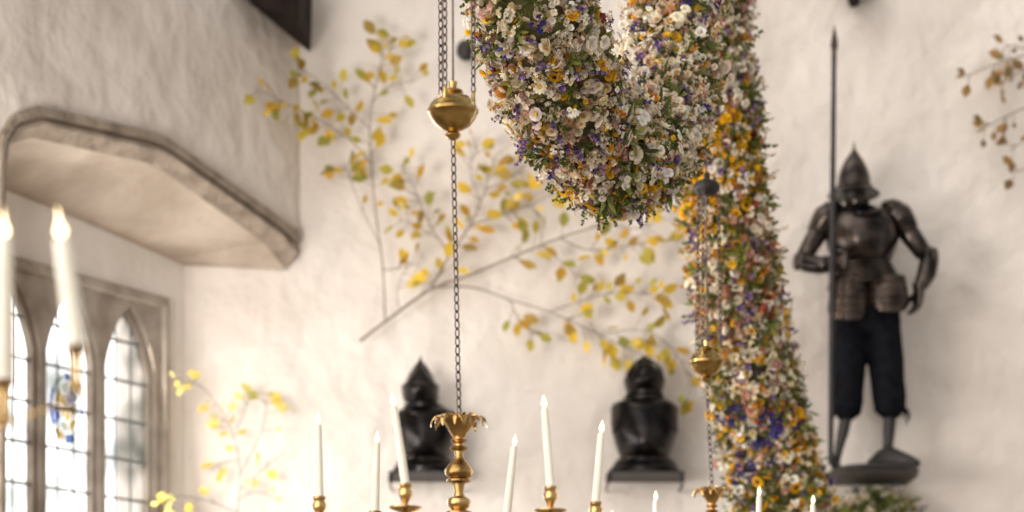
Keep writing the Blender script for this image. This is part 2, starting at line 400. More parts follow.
chandelier(X2,9.2,CZ+.739+.125,-8,P(0,362,9.2).z,6.5,'brass chandelier on triple chain beside the flower garland','candles on the chandelier beside the garland',
  candles={0:(.158,2),1:(.11,1),2:(.135,-1),3:(.11,-2),4:(.145,0),5:(.155,1)},bobbin=P(0,190,9.2).z,dx=-.02)
chandelier(-1.059,3.8,CZ+.671,-1,CZ+1.72,6.5,'brass candle chandelier close to the window bay','candles on the chandelier near the window',
  candles={0:(.168,-8),1:(.24,0)},slim=True,cr=.017)

# ---------------------------------------------------------------- flowers
def T_petals(n,r,w,z0,z1,c,rin=.12,ph=0,cv=.1):
    V=[];Fc=[];C=[]
    for k in range(n):
        a=2*math.pi*k/n+ph; ca,sa=math.cos(a),math.sin(a); o=len(V)
        for rr,ww,z in ((rin*r,w*.35,0),(r*.62,w,z0),(r*.9,w*.75,z1*.8),(r,0,z1)):
            if ww==0: V.append((ca*rr,sa*rr,z)); C.append(c)
            else:
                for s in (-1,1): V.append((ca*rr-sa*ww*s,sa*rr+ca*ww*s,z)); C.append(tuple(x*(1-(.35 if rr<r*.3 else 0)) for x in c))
        Fc += [(o,o+1,o+3,o+2),(o+2,o+3,o+5,o+4),(o+4,o+5,o+6)]
    return V,Fc,C
def T_dome(r,h,c,n=8,z=0):
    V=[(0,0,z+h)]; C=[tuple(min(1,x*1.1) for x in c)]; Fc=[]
    for q,(rr,zz) in enumerate(((.6,.8),(1,.3),(.8,-.2))):
        for i in range(n):
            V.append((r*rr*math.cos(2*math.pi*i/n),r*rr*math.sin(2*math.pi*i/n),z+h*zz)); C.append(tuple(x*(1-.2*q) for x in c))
    for i in range(n):
        j=(i+1)%n; Fc.append((0,1+i,1+j)); Fc.append((1+i,1+n+i,1+n+j,1+j)); Fc.append((1+n+i,1+2*n+i,1+2*n+j,1+n+j))
    return V,Fc,C
def join(*ps):
    V=[];Fc=[];C=[]
    for v,f,c in ps:
        o=len(V); V+=v; C+=c; Fc+=[tuple(i+o for i in q) for q in f]
    return V,Fc,C
def shift(t,d,s=1):
    return [(x*s+d[0],y*s+d[1],z*s+d[2]) for x,y,z in t[0]],t[1],t[2]
WH=srgb(252,244,230); CR=srgb(246,228,198); YE=srgb(248,202,48); OR=srgb(220,134,60); PU=srgb(104,80,142); BL=srgb(74,68,142)
PK=srgb(232,182,170); RD=srgb(166,70,54); GR=srgb(132,138,70); DG=srgb(88,98,52); TN=srgb(206,168,120); MV=srgb(168,138,174); BR=srgb(80,48,26); DP=srgb(216,164,150); BN=srgb(150,114,78)
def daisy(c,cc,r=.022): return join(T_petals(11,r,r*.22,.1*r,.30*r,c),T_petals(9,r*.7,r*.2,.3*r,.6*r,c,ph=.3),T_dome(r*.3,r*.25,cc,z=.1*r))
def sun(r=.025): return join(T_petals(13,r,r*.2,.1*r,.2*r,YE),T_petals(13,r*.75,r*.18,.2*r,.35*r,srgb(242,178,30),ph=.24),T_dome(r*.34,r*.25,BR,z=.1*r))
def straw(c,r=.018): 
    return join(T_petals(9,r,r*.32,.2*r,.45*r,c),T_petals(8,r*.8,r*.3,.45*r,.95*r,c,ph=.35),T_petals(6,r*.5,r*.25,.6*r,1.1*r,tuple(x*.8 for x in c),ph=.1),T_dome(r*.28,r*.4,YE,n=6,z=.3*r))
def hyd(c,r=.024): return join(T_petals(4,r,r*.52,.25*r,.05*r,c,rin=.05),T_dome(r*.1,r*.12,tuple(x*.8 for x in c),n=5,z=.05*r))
def honesty(c,r=.026): return join(shift(T_petals(4,r,r*.5,.25*r,-.1*r,c,rin=.05),(0,0,0)),shift(T_petals(4,r*.7,r*.4,.2*r,.1*r,c,rin=.05,ph=.6),(.3*r,.5*r,.8*r)),shift(T_petals(4,r*.6,r*.35,.2*r,.1*r,c,rin=.05,ph=.9),(-.6*r,-.2*r,1.1*r)))
def statice(c,c2,r=.018):
    ps=[]
    rd=random.Random(int(c[0]*1e5)+3)
    for k in range(8):
        a=rd.uniform(0,6.28); q=rd.uniform(0,1)**.5*r*1.2
        ps.append(shift(T_petals(5,r*.42,r*.2,.2*r,.4*r,c if k%3 else c2,rin=.1,ph=a),(q*math.cos(a),q*math.sin(a),rd.uniform(.0,1.3)*r)))
    return join(*ps)
def sprig(c,c2,L=.06,seed=1):
    rd=random.Random(seed); ps=[]
    for k in range(9):
        u=k/8; a=rd.uniform(0,6.28); q=.008*(1-.5*u)
        x,y,z=q*math.cos(a)+.012*u*u,q*math.sin(a),L*(.15+.85*u)
        ps.append(shift(T_petals(4,.008*(1-.35*u),.0042,.002,.006,c if k%2 else c2,rin=.1,ph=a),(x,y,z)))
    V=[(-.001,0,-.01),(.001,0,-.01),(.012,0,L),(0,.001,-.01)]
    ps.append((V,[(0,1,2),(3,0,2)],[GR]*4)); return join(*ps)
def bud(c,r=.012): return join(T_dome(r,r*1.3,c,n=8),T_petals(8,r*1.15,r*.3,.3*r,.9*r,tuple(x*.9 for x in c)))
def spray(c,r=.036,n=7):
    ps=[]; rd=random.Random(5)
    for k in range(n):
        a=2*math.pi*k/n+rd.uniform(-.4,.4); l=r*rd.uniform(.5,1.1); z=l*rd.uniform(.1,.9)
        ca,sa=math.cos(a),math.sin(a); w=l*.17
        V=[(0,0,-.2*r),(ca*l*.5-sa*w,sa*l*.5+ca*w,z*.55),(ca*l*.5+sa*w,sa*l*.5-ca*w,z*.5),(ca*l,sa*l,z)]
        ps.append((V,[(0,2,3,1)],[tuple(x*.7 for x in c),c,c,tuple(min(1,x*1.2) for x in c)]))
    return join(*ps)
TP={'daisy':daisy(WH,YE),'daisyc':daisy(CR,srgb(220,150,60)),'ydaisy':daisy(YE,OR,.020),'sun':sun(),'yel':straw(YE,.017),'ora':straw(OR,.016),'white':straw(WH,.02),'cream':straw(CR,.019),'pink':straw(PK,.019),'dpk':straw(DP,.017),
    'red':bud(RD),'tan':bud(TN),'brn':bud(BN,.013),'hyd':hyd(WH),'hydc':hyd(CR),'hon':honesty(WH),'honp':honesty(srgb(247,233,216)),'pur':statice(PU,MV),'blu':statice(BL,PU),'whs':statice(WH,CR),'pks':statice(DP,PK),
    'grn':spray(GR),'dgr':spray(DG),'mauve':straw(MV,.016),'orb':bud(OR,.012),'spp':sprig(PU,MV,seed=2),'spw':sprig(WH,CR,seed=3),'spg':sprig(GR,DG,seed=4),'spy':sprig(YE,OR,L=.045,seed=5),'spt':sprig(TN,CR,L=.055,seed=6)}
TPn={k:(np.array(v[0]),v[1],np.array(v[2])) for k,v in TP.items()}
def field(items):
    V=[];Fc=[];C=[];o=0
    for key,pos,R3,s,tint in items:
        v,f,c=TPn[key]
        V.append((v*s)@R3.T+pos); C.append(np.clip(c*tint,0,1)); Fc += [tuple(i+o for i in q) for q in f]; o+=len(v)
    return np.concatenate(V),Fc,np.concatenate(C)
def colmesh(name,V,Fc,C,mat):
    me=bpy.data.meshes.new(name); me.from_pydata(V.tolist(),[],Fc); me.update()
    at=me.color_attributes.new('Col','FLOAT_COLOR','POINT')
    at.data.foreach_set('color',np.concatenate([C,np.ones((len(C),1))],1).astype(np.float32).ravel())
    me.materials.append(mat); return me
TM={}
def tmesh(key):
    if key not in TM:
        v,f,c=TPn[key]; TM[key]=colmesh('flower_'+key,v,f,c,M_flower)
    return TM[key]
def randrot(nrm,tilt=.55):
    n=Vector(nrm)+Vector(rng.normal(0,tilt,3)); n.normalize()
    q=Vector((0,0,1)).rotation_difference(n) @ Quaternion((0,0,1),rng.uniform(0,6.28))
    return q
PNAME={'daisy':'daisy_flower','daisyc':'daisy_flower','ydaisy':'daisy_flower','sun':'sunflower_head','yel':'strawflower','white':'strawflower','cream':'strawflower','pink':'strawflower','hyd':'hydrangea_floret','hon':'honesty_sprig'}
def garland(path,radii,mix,nfl,origin,label,nparts=80,name='flower_garland',cat='garland',lump=.09,fs=.8,ncl=90,pscale=(1.15,1.6)):
    root=empty(name,origin,label=label,category=cat); O=np.array(origin)
    sp=smoothpath(path,8); rs=np.interp(np.linspace(0,1,len(sp)),np.linspace(0,1,len(radii)),radii)
    mb=MB(); mb.tube(sp,[r*.82 for r in rs],n=20); co=obj('foliage_core',mb,M_core,parent=root,origin=origin)
    pts=np.array([tuple(p) for p in sp]); seg=np.linalg.norm(np.diff(pts,axis=0),axis=1); cum=np.concatenate([[0],np.cumsum(seg)]); L=cum[-1]
    tn=np.gradient(pts,axis=0); tn/=np.linalg.norm(tn,axis=1)[:,None]
    keys=list(mix); w=np.array([mix[k] for k in keys],float); w/=w.sum()
    def frame(s,a):
        p=np.array([np.interp(s,cum,pts[:,k]) for k in range(3)]); t=np.array([np.interp(s,cum,tn[:,k]) for k in range(3)]); t/=np.linalg.norm(t)
        u=np.cross(t,[0,1,0]); 
        if np.linalg.norm(u)<.2: u=np.cross(t,[1,0,0])
        u/=np.linalg.norm(u); v=np.cross(t,u); nr=u*math.cos(a)+v*math.sin(a)
        return p,nr,np.interp(s,cum,rs)
    cl=[]
    for i in range(ncl):
        p,nr,r=frame(rng.uniform(0,L),rng.uniform(0,6.283)); cl.append(p+nr*r)
    cl=np.array(cl); ck=[keys[rng.choice(len(keys),p=w)] for _ in range(ncl)]; ch=rng.uniform(-1,1,ncl)
    items=[]; cand=[]
    for i in range(nfl):
        s=rng.uniform(0,L); a=rng.uniform(0,6.283)
        p,nr,r=frame(s,a)
        j=int(np.argmin(((cl-(p+nr*r))**2).sum(1)))
        wisp=rng.random()<.06
        rr=r*(1+lump*.6*ch[j]+lump*.5*math.sin(s*23+2*a))*rng.uniform(.84,1.05)
        key=ck[j] if rng.random()<.2 else keys[rng.choice(len(keys),p=w)]
        big=float(np.clip(rng.lognormal(0,.34),.5,2.0))*fs
        if key.startswith('sp'): rr*=.98; big=rng.uniform(.8,1.35)*fs*1.2
        if key in('grn','dgr'): rr*=1.0; big*=1.2
        if wisp: rr+=rng.uniform(.01,.035)
        pos=p+nr*rr
        q=randrot(nr,.6); tint=rng.uniform(.82,1.08)*np.array([1,rng.uniform(.95,1.02),rng.uniform(.87,1.02)])
        if key in PNAME and nr[1]<-.35 and len(cand)<nparts and rng.random()<.2: cand.append((key,pos-O+nr*.008,q,fs*rng.uniform(*pscale)))
        else: items.append((key,pos-O,np.array(q.to_matrix()),big,tint))
    V,Fc,C=field(items)
    o=bpy.data.objects.new('mixed_small_flowers',colmesh('mixed_small_flowers',V,Fc,C,M_flower)); finish(o,root,{'kind':'stuff'})
    for key,pos,q,s in cand:
        o=bpy.data.objects.new(PNAME[key],tmesh(key)); o.location=pos; o.rotation_mode='QUATERNION'; o.rotation_quaternion=q; o.scale=(s,s,s)
        finish(o,root,{})
    return root
mix1={'daisy':8,'daisyc':7,'ydaisy':7,'white':8,'cream':8,'hon':7,'honp':10,'hyd':5,'hydc':8,'whs':8,'pks':3,'pur':8,'blu':2,'mauve':2,'pink':6,'dpk':4,'red':3,'tan':5,'brn':3,'yel':5,'sun':5,'ora':1.5,'orb':1.5,'grn':13,'dgr':8,'spp':5,'spw':9,'spg':8,'spy':2,'spt':5}
p1=[P(498,-150,7.2),P(522,-30,7.3),P(542,45,7.5),P(573,114,7.8),P(618,158,8.1),P(655,124,8.4),P(672,50,8.6),P(681,-50,8.7),P(686,-180,8.8)]
garland(p1,[.168,.175,.175,.176,.174,.163,.15,.145,.145],mix1,11000,p1[0],'thick swag of white, cream and yellow dried flowers',nparts=95,fs=.72)
mix2={'daisy':7,'daisyc':6,'ydaisy':13,'white':4,'cream':5,'hon':4,'honp':5,'hyd':3,'hydc':5,'whs':7,'pks':3,'pur':8,'blu':2,'mauve':2,'pink':5,'dpk':3,'red':3,'tan':4,'brn':4,'yel':8,'sun':13,'ora':1.5,'orb':2,'grn':18,'dgr':12,'spp':4,'spw':6,'spg':10,'spy':3,'spt':4}
p2=[P(690,-150,9.9),P(698,-20,10),P(710,90,10.1),P(724,200,10.2),P(738,300,10.4),P(757,400,10.6),P(780,500,10.8),P(800,590,11.0)]
garland(p2,[.18,.18,.178,.168,.172,.182,.192,.17],mix2,10500,p2[0],'long hanging garland of yellow and green dried flowers',nparts=98,fs=.8)
for p in (p1[0],p1[-1],p2[0]):
    mb=MB(); mb.tube([p,Vector((p.x,p.y,6.5))],.008,n=8); obj('hanging_rope',mb,M_twig,origin=p,label='rope holding the flower garland from the roof beam',category='rope')
mix3={'pur':1.5,'mauve':1,'whs':8,'honp':6,'tan':3,'grn':14,'dgr':9,'white':4,'daisy':4,'spp':1,'spg':8,'spw':4}
garland([P(846,524,12.88),P(858,512,12.87),P(875,507,12.86),P(893,511,12.87),P(905,524,12.88)],[.06,.08,.09,.08,.06],mix3,600,P(875,520,12.9),'bunch of faded white and green dried flowers on wall',nparts=15,name='dried_flower_bunch',cat='dried flowers',ncl=12,fs=.85)

# ---------------------------------------------------------------- branches
LF_V=[(0,0,0),(.25,-.2,.03),(.25,.2,.03),(.25,0,0),(.55,-.27,.05),(.55,.27,.05),(.55,0,.01),(.82,-.15,.02),(.82,.15,.02),(.82,0,-.02),(1,0,-.06)]
LF_F=[(0,1,3),(0,3,2),(1,4,6,3),(3,6,5,2),(4,7,9,6),(6,9,8,5),(7,10,9),(9,10,8)]
LFn=np.array(LF_V)*np.array([1,1.2,1])
def branch(stems,cols,size,spacing,origin,label,Y=12.9,bark=M_twig,name='leafy_branch',clear=None):
    root=empty(name,origin,label=label,category='branch'); O=np.array(origin)
    mb=MB(); V=[];Fc=[];C=[];o=0
    for pts,r0,r1,ls,dens in stems:
        def yy(x):
            y=Y-.02-.08*min(1,(abs(x-pts[0][0])/120))*(.5+.5*math.sin(x*.05))
            if clear and x<clear[0]: y-=(clear[0]-x)*clear[1]
            return y
        path=smoothpath([P(x,y,yy(x)) for x,y in pts],5)
        mb.tube(path,list(np.linspace(r0,r1,len(path))),n=7)
        L=sum((path[i+1]-path[i]).length for i in range(len(path)-1)); N=int(L*(1-ls)/spacing*dens)
        cl=0.
        for i in range(N):
            if i%5==0: cl=rng.uniform(ls,1)
            u=min(1,max(ls*.8,cl+rng.normal(0,.04))) if rng.random()<.4 else rng.uniform(ls,1)
            k=min(int(u*(len(path)-1)),len(path)-2)
            p=path[k].lerp(path[k+1],u*(len(path)-1)-k); t=(path[k+1]-path[k]).normalized()
            side=rng.choice([-1,1]); dr=(t*.6+Vector((-t.z,0,t.x))*side*rng.uniform(.3,1.2)+Vector((0,-rng.uniform(-.1,.6),-rng.uniform(0,.7)))).normalized()
            st=dr*rng.uniform(.01,.09); s=size*rng.uniform(.5,1.2)
            nr=Vector((rng.normal(0,.8),-1,rng.normal(0,.8))); b=nr.cross(dr).normalized(); c=dr.cross(b)
            R3=np.array([tuple(dr),tuple(b),tuple(c)])
            V.append((LFn*s)@R3+np.array(tuple(p+st))-O); mb.tube([p,p+st],[.0018,.0012],n=4)
            cc=np.array(cols[rng.integers(len(cols))])*rng.uniform(.78,1.12)
            C.append(np.tile(np.clip(cc,0,1),(len(LFn),1))); Fc+=[tuple(j+o for j in q) for q in LF_F]; o+=len(LFn)
    obj('branch_wood',mb,bark,parent=root,origin=origin)
    ob=bpy.data.objects.new('leaves',colmesh('leaves',np.concatenate(V),Fc,np.concatenate(C),M_leaf)); finish(ob,root,{'kind':'stuff'})
    return root
YL=[srgb(222,184,60),srgb(208,174,58),srgb(230,198,92),srgb(188,174,78),srgb(204,158,58),srgb(162,156,72),srgb(226,188,68),srgb(176,146,72),srgb(200,180,76)]
A=[([(360,341),(385,322),(430,290),(470,275),(510,258),(560,238),(605,224)],.009,.0035,.6,.6),
 ([(385,320),(383,270),(376,215),(372,170),(370,120),(378,75),(385,45)],.005,.0022,.35,.6),
 ([(372,165),(350,140),(320,120),(290,105),(256,88)],.0035,.0015,.2,1.3),
 ([(371,130),(345,105),(325,85),(298,68)],.003,.0015,.2,1.1),
 ([(374,100),(392,85),(414,82)],.003,.0015,.3,.9),
 ([(378,75),(390,50),(395,38)],.003,.0015,.3,1),
 ([(380,245),(365,215),(352,185),(345,165)],.003,.0015,.3,1),
 ([(430,290),(450,255),(470,225),(485,190),(495,155)],.0055,.0022,.3,1.4),
 ([(450,255),(430,225),(415,190),(400,165)],.004,.0015,.25,1.4),
 ([(440,240),(415,225),(398,220)],.003,.0015,.3,1.1),
 ([(470,225),(500,215),(530,205),(555,192)],.004,.0015,.2,1.4),
 ([(485,190),(510,178),(530,160),(540,140)],.004,.0015,.1,1.4),
 ([(480,200),(470,170),(478,145)],.003,.0015,.3,1.2),
 ([(440,287),(475,288),(510,300),(550,312),(590,330),(630,350),(652,358)],.0045,.002,.5,1.0),
 ([(510,300),(518,318),(534,334)],.003,.0015,.2,1.3),
 ([(550,312),(590,298),(625,292),(660,297)],.003,.0015,.2,1.2),
 ([(590,322),(600,338),(612,345)],.003,.0015,.2,1.1),
 ([(650,330),(675,352),(690,380),(697,395)],.003,.0015,.2,1.1),
 ([(600,335),(630,330),(655,332)],.003,.0015,.2,1.0),
 ([(560,238),(590,250),(640,244),(682,240)],.004,.0015,.3,1.2),
 ([(605,224),(640,228),(665,216)],.003,.0015,.2,1.2),
 ([(540,245),(562,262),(578,278)],.003,.0015,.4,1.0),
 ([(400,312),(398,285),(412,262)],.003,.0015,.4,1.0),
 ([(383,270),(400,268),(420,262)],.003,.0015,.4,.9),
 ([(420,295),(440,275),(452,265)],.003,.0015,.5,.8)]
branch(A,YL,.083,.025,P(360,341,12.95),'large branch with golden and olive autumn leaves on plaster',clear=(330,.0065))
PY=[srgb(238,206,96),srgb(238,216,130),srgb(228,206,110),srgb(212,204,122)]
B=[([(235,540),(240,480),(235,440),(218,405),(198,385),(177,378)],.0035,.0015,.3,.9),([(240,475),(262,430),(266,400)],.003,.0015,.3,.8),([(236,512),(205,500),(178,496),(165,502)],.003,.0015,.2,1.1),
   ([(238,460),(225,462),(212,470)],.003,.0015,.2,1.2),([(240,490),(262,470),(285,452)],.003,.0015,.4,.6),([(236,430),(245,410),(252,392)],.003,.0015,.4,.9),([(236,500),(258,492),(278,500)],.003,.0015,.3,.8)]
branch(B,PY,.075,.034,P(235,540,12.95),'slender branch with sparse pale yellow leaves on plaster',clear=(215,.006))
BC=[srgb(158,122,76),srgb(132,104,68),srgb(176,138,82),srgb(116,102,66)]
Cc=[([(1045,50),(1015,58),(990,66),(968,76)],.005,.002,.2,1.2),([(1045,70),(1020,72),(1000,86)],.004,.002,.2,1.0),([(1045,100),(1015,112),(995,122),(975,132)],.004,.002,.2,.9),([(1045,125),(1025,140),(1010,150)],.004,.002,.2,.7),([(1040,60),(1015,45),(1000,52)],.003,.002,.2,.9),([(1045,165),(1030,168),(1015,172)],.003,.002,.2,.7)]
branch(Cc,BC,.07,.026,P(1045,70,12.95),'branch with shrivelled brown leaves on plaster')

# ---------------------------------------------------------------- armour
YA=12.74; S=F/YA
def a(px,py,dy=0): return Vector(((px-512)/S, YA+dy, CZ+(HZ-py)/S))
def hring(cx,py,hw,hd,dy=0,n=32,ridge=0.):
    c=a(cx,py,dy); out=[]
    for i in range(n):
        an=2*math.pi*i/n; x=math.cos(an); y=math.sin(an)
        rd=hd*(1+ridge*max(0,-y)**8)
        out.append(c+Vector((hw/S*x, rd*y,0)))
    return out
O=a(875,478,0)
arm=empty('suit_of_armour',O,label='blackened steel suit of armour with pointed helmet and black breeches',category='armour')
mb=MB()
mb.loft([hring(854,148,.6,.004),hring(854,153,4,.025),hring(854,160,9,.055),hring(854,168,13,.08),hring(854,177,16,.1),hring(854,186,17,.107),hring(854,188,18.5,.115),hring(854,189.5,17.6,.11),hring(854,192.5,23,.15),hring(854,195,26,.17),hring(854,196,24.5,.16),hring(854,193.5,16,.1)])
mb.lathe([(.004,0),(.008,.01),(.003,.03),(.001,.04)],a(854,149),n=10)
for k in range(14):
    an=2*math.pi*k/14; mb.ell(a(854,189)+Vector((18.3/S*math.cos(an),.113*math.sin(an),0)),(.007,.007,.007),8,5)
obj('helmet',mb,M_steel,parent=arm,origin=O,label='pointed cabasset helmet with narrow brim')
mb=MB(); mb.loft([hring(854,188,12,.08),hring(854,194,11,.09,-.01),hring(854,200,10,.085,-.015),hring(855,205,8,.06,-.01),hring(856,212,9,.06)])
mb.tube([a(854,195,-.09),a(854,199,-.11),a(854,200,-.09)],[.008,.012,.006],n=8)
obj('mannequin_head',mb,M_dark,parent=arm,origin=O)
mb=MB(); mb.loft([hring(857,201,11,.075),hring(857,202,12.5,.085),hring(857,206,12,.08),hring(858,208,17,.1),hring(858,211,22,.115),hring(859,215,27,.12),hring(859,216,20,.1)])
obj('gorget',mb,M_steel,parent=arm,origin=O)
mb=MB(); mb.loft([hring(860,209,20,.09),hring(861,212,28,.12,ridge=.02),hring(862,220,34,.16,ridge=.03),hring(862,230,36.5,.185,ridge=.04),hring(862,240,36.5,.195,ridge=.05),hring(862,248,34.5,.19,ridge=.07),hring(862,256,31,.17,ridge=.09),hring(862,263,28.5,.14,ridge=.08),hring(862,265,30,.155,ridge=.08),hring(862,267,30,.155)],)
mb.tube([a(845,214,-.12),a(853,220,-.172),a(862,222,-.18),a(872,220,-.172),a(880,214,-.12)],.008,n=8)
obj('breastplate',mb,M_steel,parent=arm,origin=O,label='dark polished breastplate with central ridge')
mb=MB(); R=[]
for k in range(5):
    y0=264+k*5; w0=29+k*2.0; d0=.150+k*.010
    R+= [hring(863+k*.7,y0,w0,d0),hring(863+k*.7,y0+4.5,w0+1.8,d0+.014),hring(863+k*.7,y0+4.8,w0+1.0,d0+.006)]
mb.loft(R); obj('fauld',mb,M_steel2,parent=arm,origin=O)
def tasset(cx,y0,y1,hw,dy,ang,nl=6):
    mb=MB(); st=(y1-y0)/nl; n=14; R=[]
    def row(yy,ww,off):
        f=1-max(0,(yy-(y0+(y1-y0)*.75))/(y1-y0)/.25)**2*.25
        c=a(cx+(yy-y0)*ang,yy,dy); fr=[]; bk=[]
        for i in range(n):
            t=math.pi+math.pi*i/(n-1)
            dz=-.025*max(0,-math.sin(t))*((yy-y0)/(y1-y0))
            fr.append(c+Vector((ww*f/S*math.cos(t),(.075+off)*math.sin(t),dz)))
            bk.append(c+Vector(((ww*f/S-.006)*math.cos(t),(.068+off)*math.sin(t),dz)))
        return fr+bk[::-1]
    for k in range(nl):
        R+=[row(y0+k*st,hw+k*.55,.0),row(y0+(k+1)*st-.5,hw+.7+k*.55,.004),row(y0+(k+1)*st,hw+.2+k*.55,.001)]
    mb.loft(R)
    for k in range(nl-1):
        for sx in(-.5,.5): mb.ell(a(cx+sx*hw+(k*st)*ang,y0+k*st+4,dy-.07),(.006,.006,.006),6,4)
    return mb
obj('tasset',tasset(847,281,322,18,-.11,-.06),M_steel2,parent=arm,origin=O,label='laminated brown steel thigh plate')
obj('tasset',tasset(883,281,314,19,-.11,.08,5),M_steel2,parent=arm,origin=O,label='laminated brown steel thigh plate')
mb=MB(); mb.loft([hring(864,270,22,.11),hring(865,290,32,.13),hring(866,308,34,.14),hring(866,325,33,.125),hring(866,336,29,.09)])
mb.tube([a(851,300),a(849,335,-.01),a(848,370,-.02),a(847,402,-.01),a(847,413,0),a(846,417,0),a(846,420,0)],[x/S for x in (17,17.5,17,16,14.5,10,8)],n=20,flat=1.1)
mb.tube([a(880,300),a(883,335,-.01),a(886,370,-.02),a(889,400,-.01),a(890,411,0),a(890,415,0),a(890,418,0)],[x/S for x in (18,18,17.5,16.5,15,10,8)],n=20,flat=1.1)
br=obj('breeches',mb,M_cloth,parent=arm,origin=O)
br.modifiers.clear(); r=br.modifiers.new('Remesh','REMESH'); r.mode='VOXEL'; r.voxel_size=.011; r.use_smooth_shade=True
sm=br.modifiers.new('Smooth','SMOOTH'); sm.iterations=5
tx=bpy.data.textures.new('folds','CLOUDS'); tx.noise_scale=.16
dm=br.modifiers.new('Folds','DISPLACE'); dm.texture=tx; dm.strength=.02
for pts,rad in (([(846,417),(843,432),(839,448),(836,463)],(6,5.8,4.4,3.6)),([(890,415),(889,430),(888,446),(888,460)],(6.5,6.2,5,4))):
    mb=MB(); mb.tube([a(x,y) for x,y in pts],[q/S for q in rad],n=16); obj('stocking',mb,M_dark,parent=arm,origin=O)
def shoe(pts,rads,nm='shoe'):
    mb=MB(); R=[]
    for (x,y,dy),(rw,rh) in zip(pts,rads):
        c=a(x,y,dy); R.append([c+Vector((rw*math.cos(2*math.pi*i/16)*.6,rw*math.cos(2*math.pi*i/16)*.8,rh*max(-.75,math.sin(2*math.pi*i/16)))) for i in range(16)])
    mb.loft(R); return obj(nm,mb,M_dark,parent=arm,origin=O)
shoe([(870,465,.05),(879,462,.02),(888,459,-.02),(897,462,-.07),(906,465,-.12),(914,467,-.15)],[(.02,.03),(.05,.06),(.055,.07),(.06,.055),(.055,.04),(.02,.018)])
shoe([(840,465,.04),(837,464,.0),(834,465,-.05),(831,467,-.1),(829,469,-.13)],[(.02,.03),(.035,.05),(.04,.045),(.035,.03),(.015,.015)])
for x,y in ((832,406),(905,410)):
    mb=MB(); mb.tube([a(x,y,-.05),a(x+2,y+8,-.07),a(x-1,y+16,-.06)],[.009,.008,.003],n=6,flat=.4)
    mb.tube([a(x,y,-.05),a(x-2,y+6,-.06),a(x-3,y+11,-.06)],[.009,.008,.003],n=6,flat=.4); obj('knee_ribbon',mb,M_cloth,parent=arm,origin=O)
def lames(path,rads,n=20,flat=1.,per=3,st=1.07):
    sp=smoothpath(path,per); rr=np.interp(np.linspace(0,1,len(sp)),np.linspace(0,1,len(rads)),rads)
    P2=[];R2=[]
    for i in range(len(sp)-1):
        P2+= [sp[i],sp[i].lerp(sp[i+1],.94)]; R2+=[rr[i],rr[min(i+1,len(rr)-1)]*st]
    P2.append(sp[-1]); R2.append(rr[-1]*.9)
    mb=MB(); R=[]
    for k,p in enumerate(P2):
        i=min(k//2,len(sp)-2); t=(sp[i+1]-sp[max(i-1,0)]).normalized(); u=Vector((0,1,0)); aa=t.cross(u).normalized(); bb=aa.cross(t).normalized()
        R.append([p+(aa*math.cos(2*math.pi*j/n)+bb*flat*math.sin(2*math.pi*j/n))*R2[k]/S for j in range(n)])
    mb.loft(R); return mb
obj('pauldron',lames([a(880,210),a(890,212),a(900,219),a(908,233)],[7,13,14.5,11.5],flat=1.3,per=2,st=1.04),M_steel,parent=arm,origin=O)
obj('pauldron',lames([a(843,211),a(834,213),a(825,220),a(817,234)],[7,12.5,14,11],flat=1.3,per=2,st=1.04),M_steel,parent=arm,origin=O)
obj('arm_harness',lames([a(904,226),a(913,240,-.02),a(923,256,-.04)],[10.5,10,8.5],per=1,st=1.03),M_steel,parent=arm,origin=O)
obj('arm_harness',lames([a(821,228),a(812,243,-.02),a(803,259,-.04)],[10,9.5,8.2],per=1,st=1.03),M_steel,parent=arm,origin=O)
mb=MB(); mb.ell(a(927,258,-.04),(9.5/S,.065,10/S)); mb.ell(a(932,259,-.05),(5/S,.06,10/S)); obj('elbow_guard',mb,M_steel,parent=arm,origin=O)
mb=MB(); mb.ell(a(801,263,-.05),(9.5/S,.065,9/S)); mb.ell(a(796,264,-.05),(4.5/S,.06,9/S)); obj('elbow_guard',mb,M_steel,parent=arm,origin=O)
obj('vambrace',lames([a(928,262,-.05),a(924,277,-.08),a(917,291,-.1)],[9.5,9.5,7],per=1,st=1.03),M_steel,parent=arm,origin=O)
obj('vambrace',lames([a(804,266,-.07),a(817,271,-.14),a(829,272,-.19)],[9,8.5,7],per=1,st=1.03),M_steel,parent=arm,origin=O)
def hand(wr,dirv,side,curl,nrm,L=.085):
    mb=MB(); d=dirv.normalized(); s=side.normalized(); nn=nrm.normalized()
    R=[]
    for k,(q,w,h) in enumerate(((-.03,.042,.04),(0,.036,.03),(.03,.042,.024),(.07,.044,.022),(.085,.04,.018))):
        c=wr+d*q; R.append([c+s*w*math.cos(2*math.pi*i/14)+nn*h*math.sin(2*math.pi*i/14) for i in range(14)])
    mb.loft(R)
    for f,(off,ln) in enumerate(((-.032,.062),(-.011,.072),(.011,.068),(.031,.052))):
        p=wr+d*.08+s*off; pts=[p]; an=0
        for j in range(3):
            an+=curl; step=ln*(.42,.33,.25)[j]
            p=p+(d*math.cos(an)+nn*math.sin(an))*step; pts.append(p)
        mb.tube(pts,[.0105,.0105,.0095,.006],n=8)
    p=wr+d*.02-s*.036; mb.tube([p,p-s*.018+d*.025+nn*.015,p-s*.014+d*.05+nn*.03,p-s*.0+d*.065+nn*.045],[.014,.013,.011,.007],n=8)
    return mb
obj('gauntlet',hand(a(916,293,-.1),Vector((-.12,-.1,-1)),Vector((.4,-1,0)),.35,Vector((-1,-.4,0))),M_steel,parent=arm,origin=O,label='steel gauntlet hanging relaxed')
obj('gauntlet',hand(a(824,271,-.20),Vector((1,-.35,.05)),Vector((0,0,-1)),1.05,Vector((-.1,-1,0))),M_steel,parent=arm,origin=O,label='steel gauntlet closed around the spear shaft')
mb=MB(); cxl=a(872,0).x; hwl=45/S; R=[]
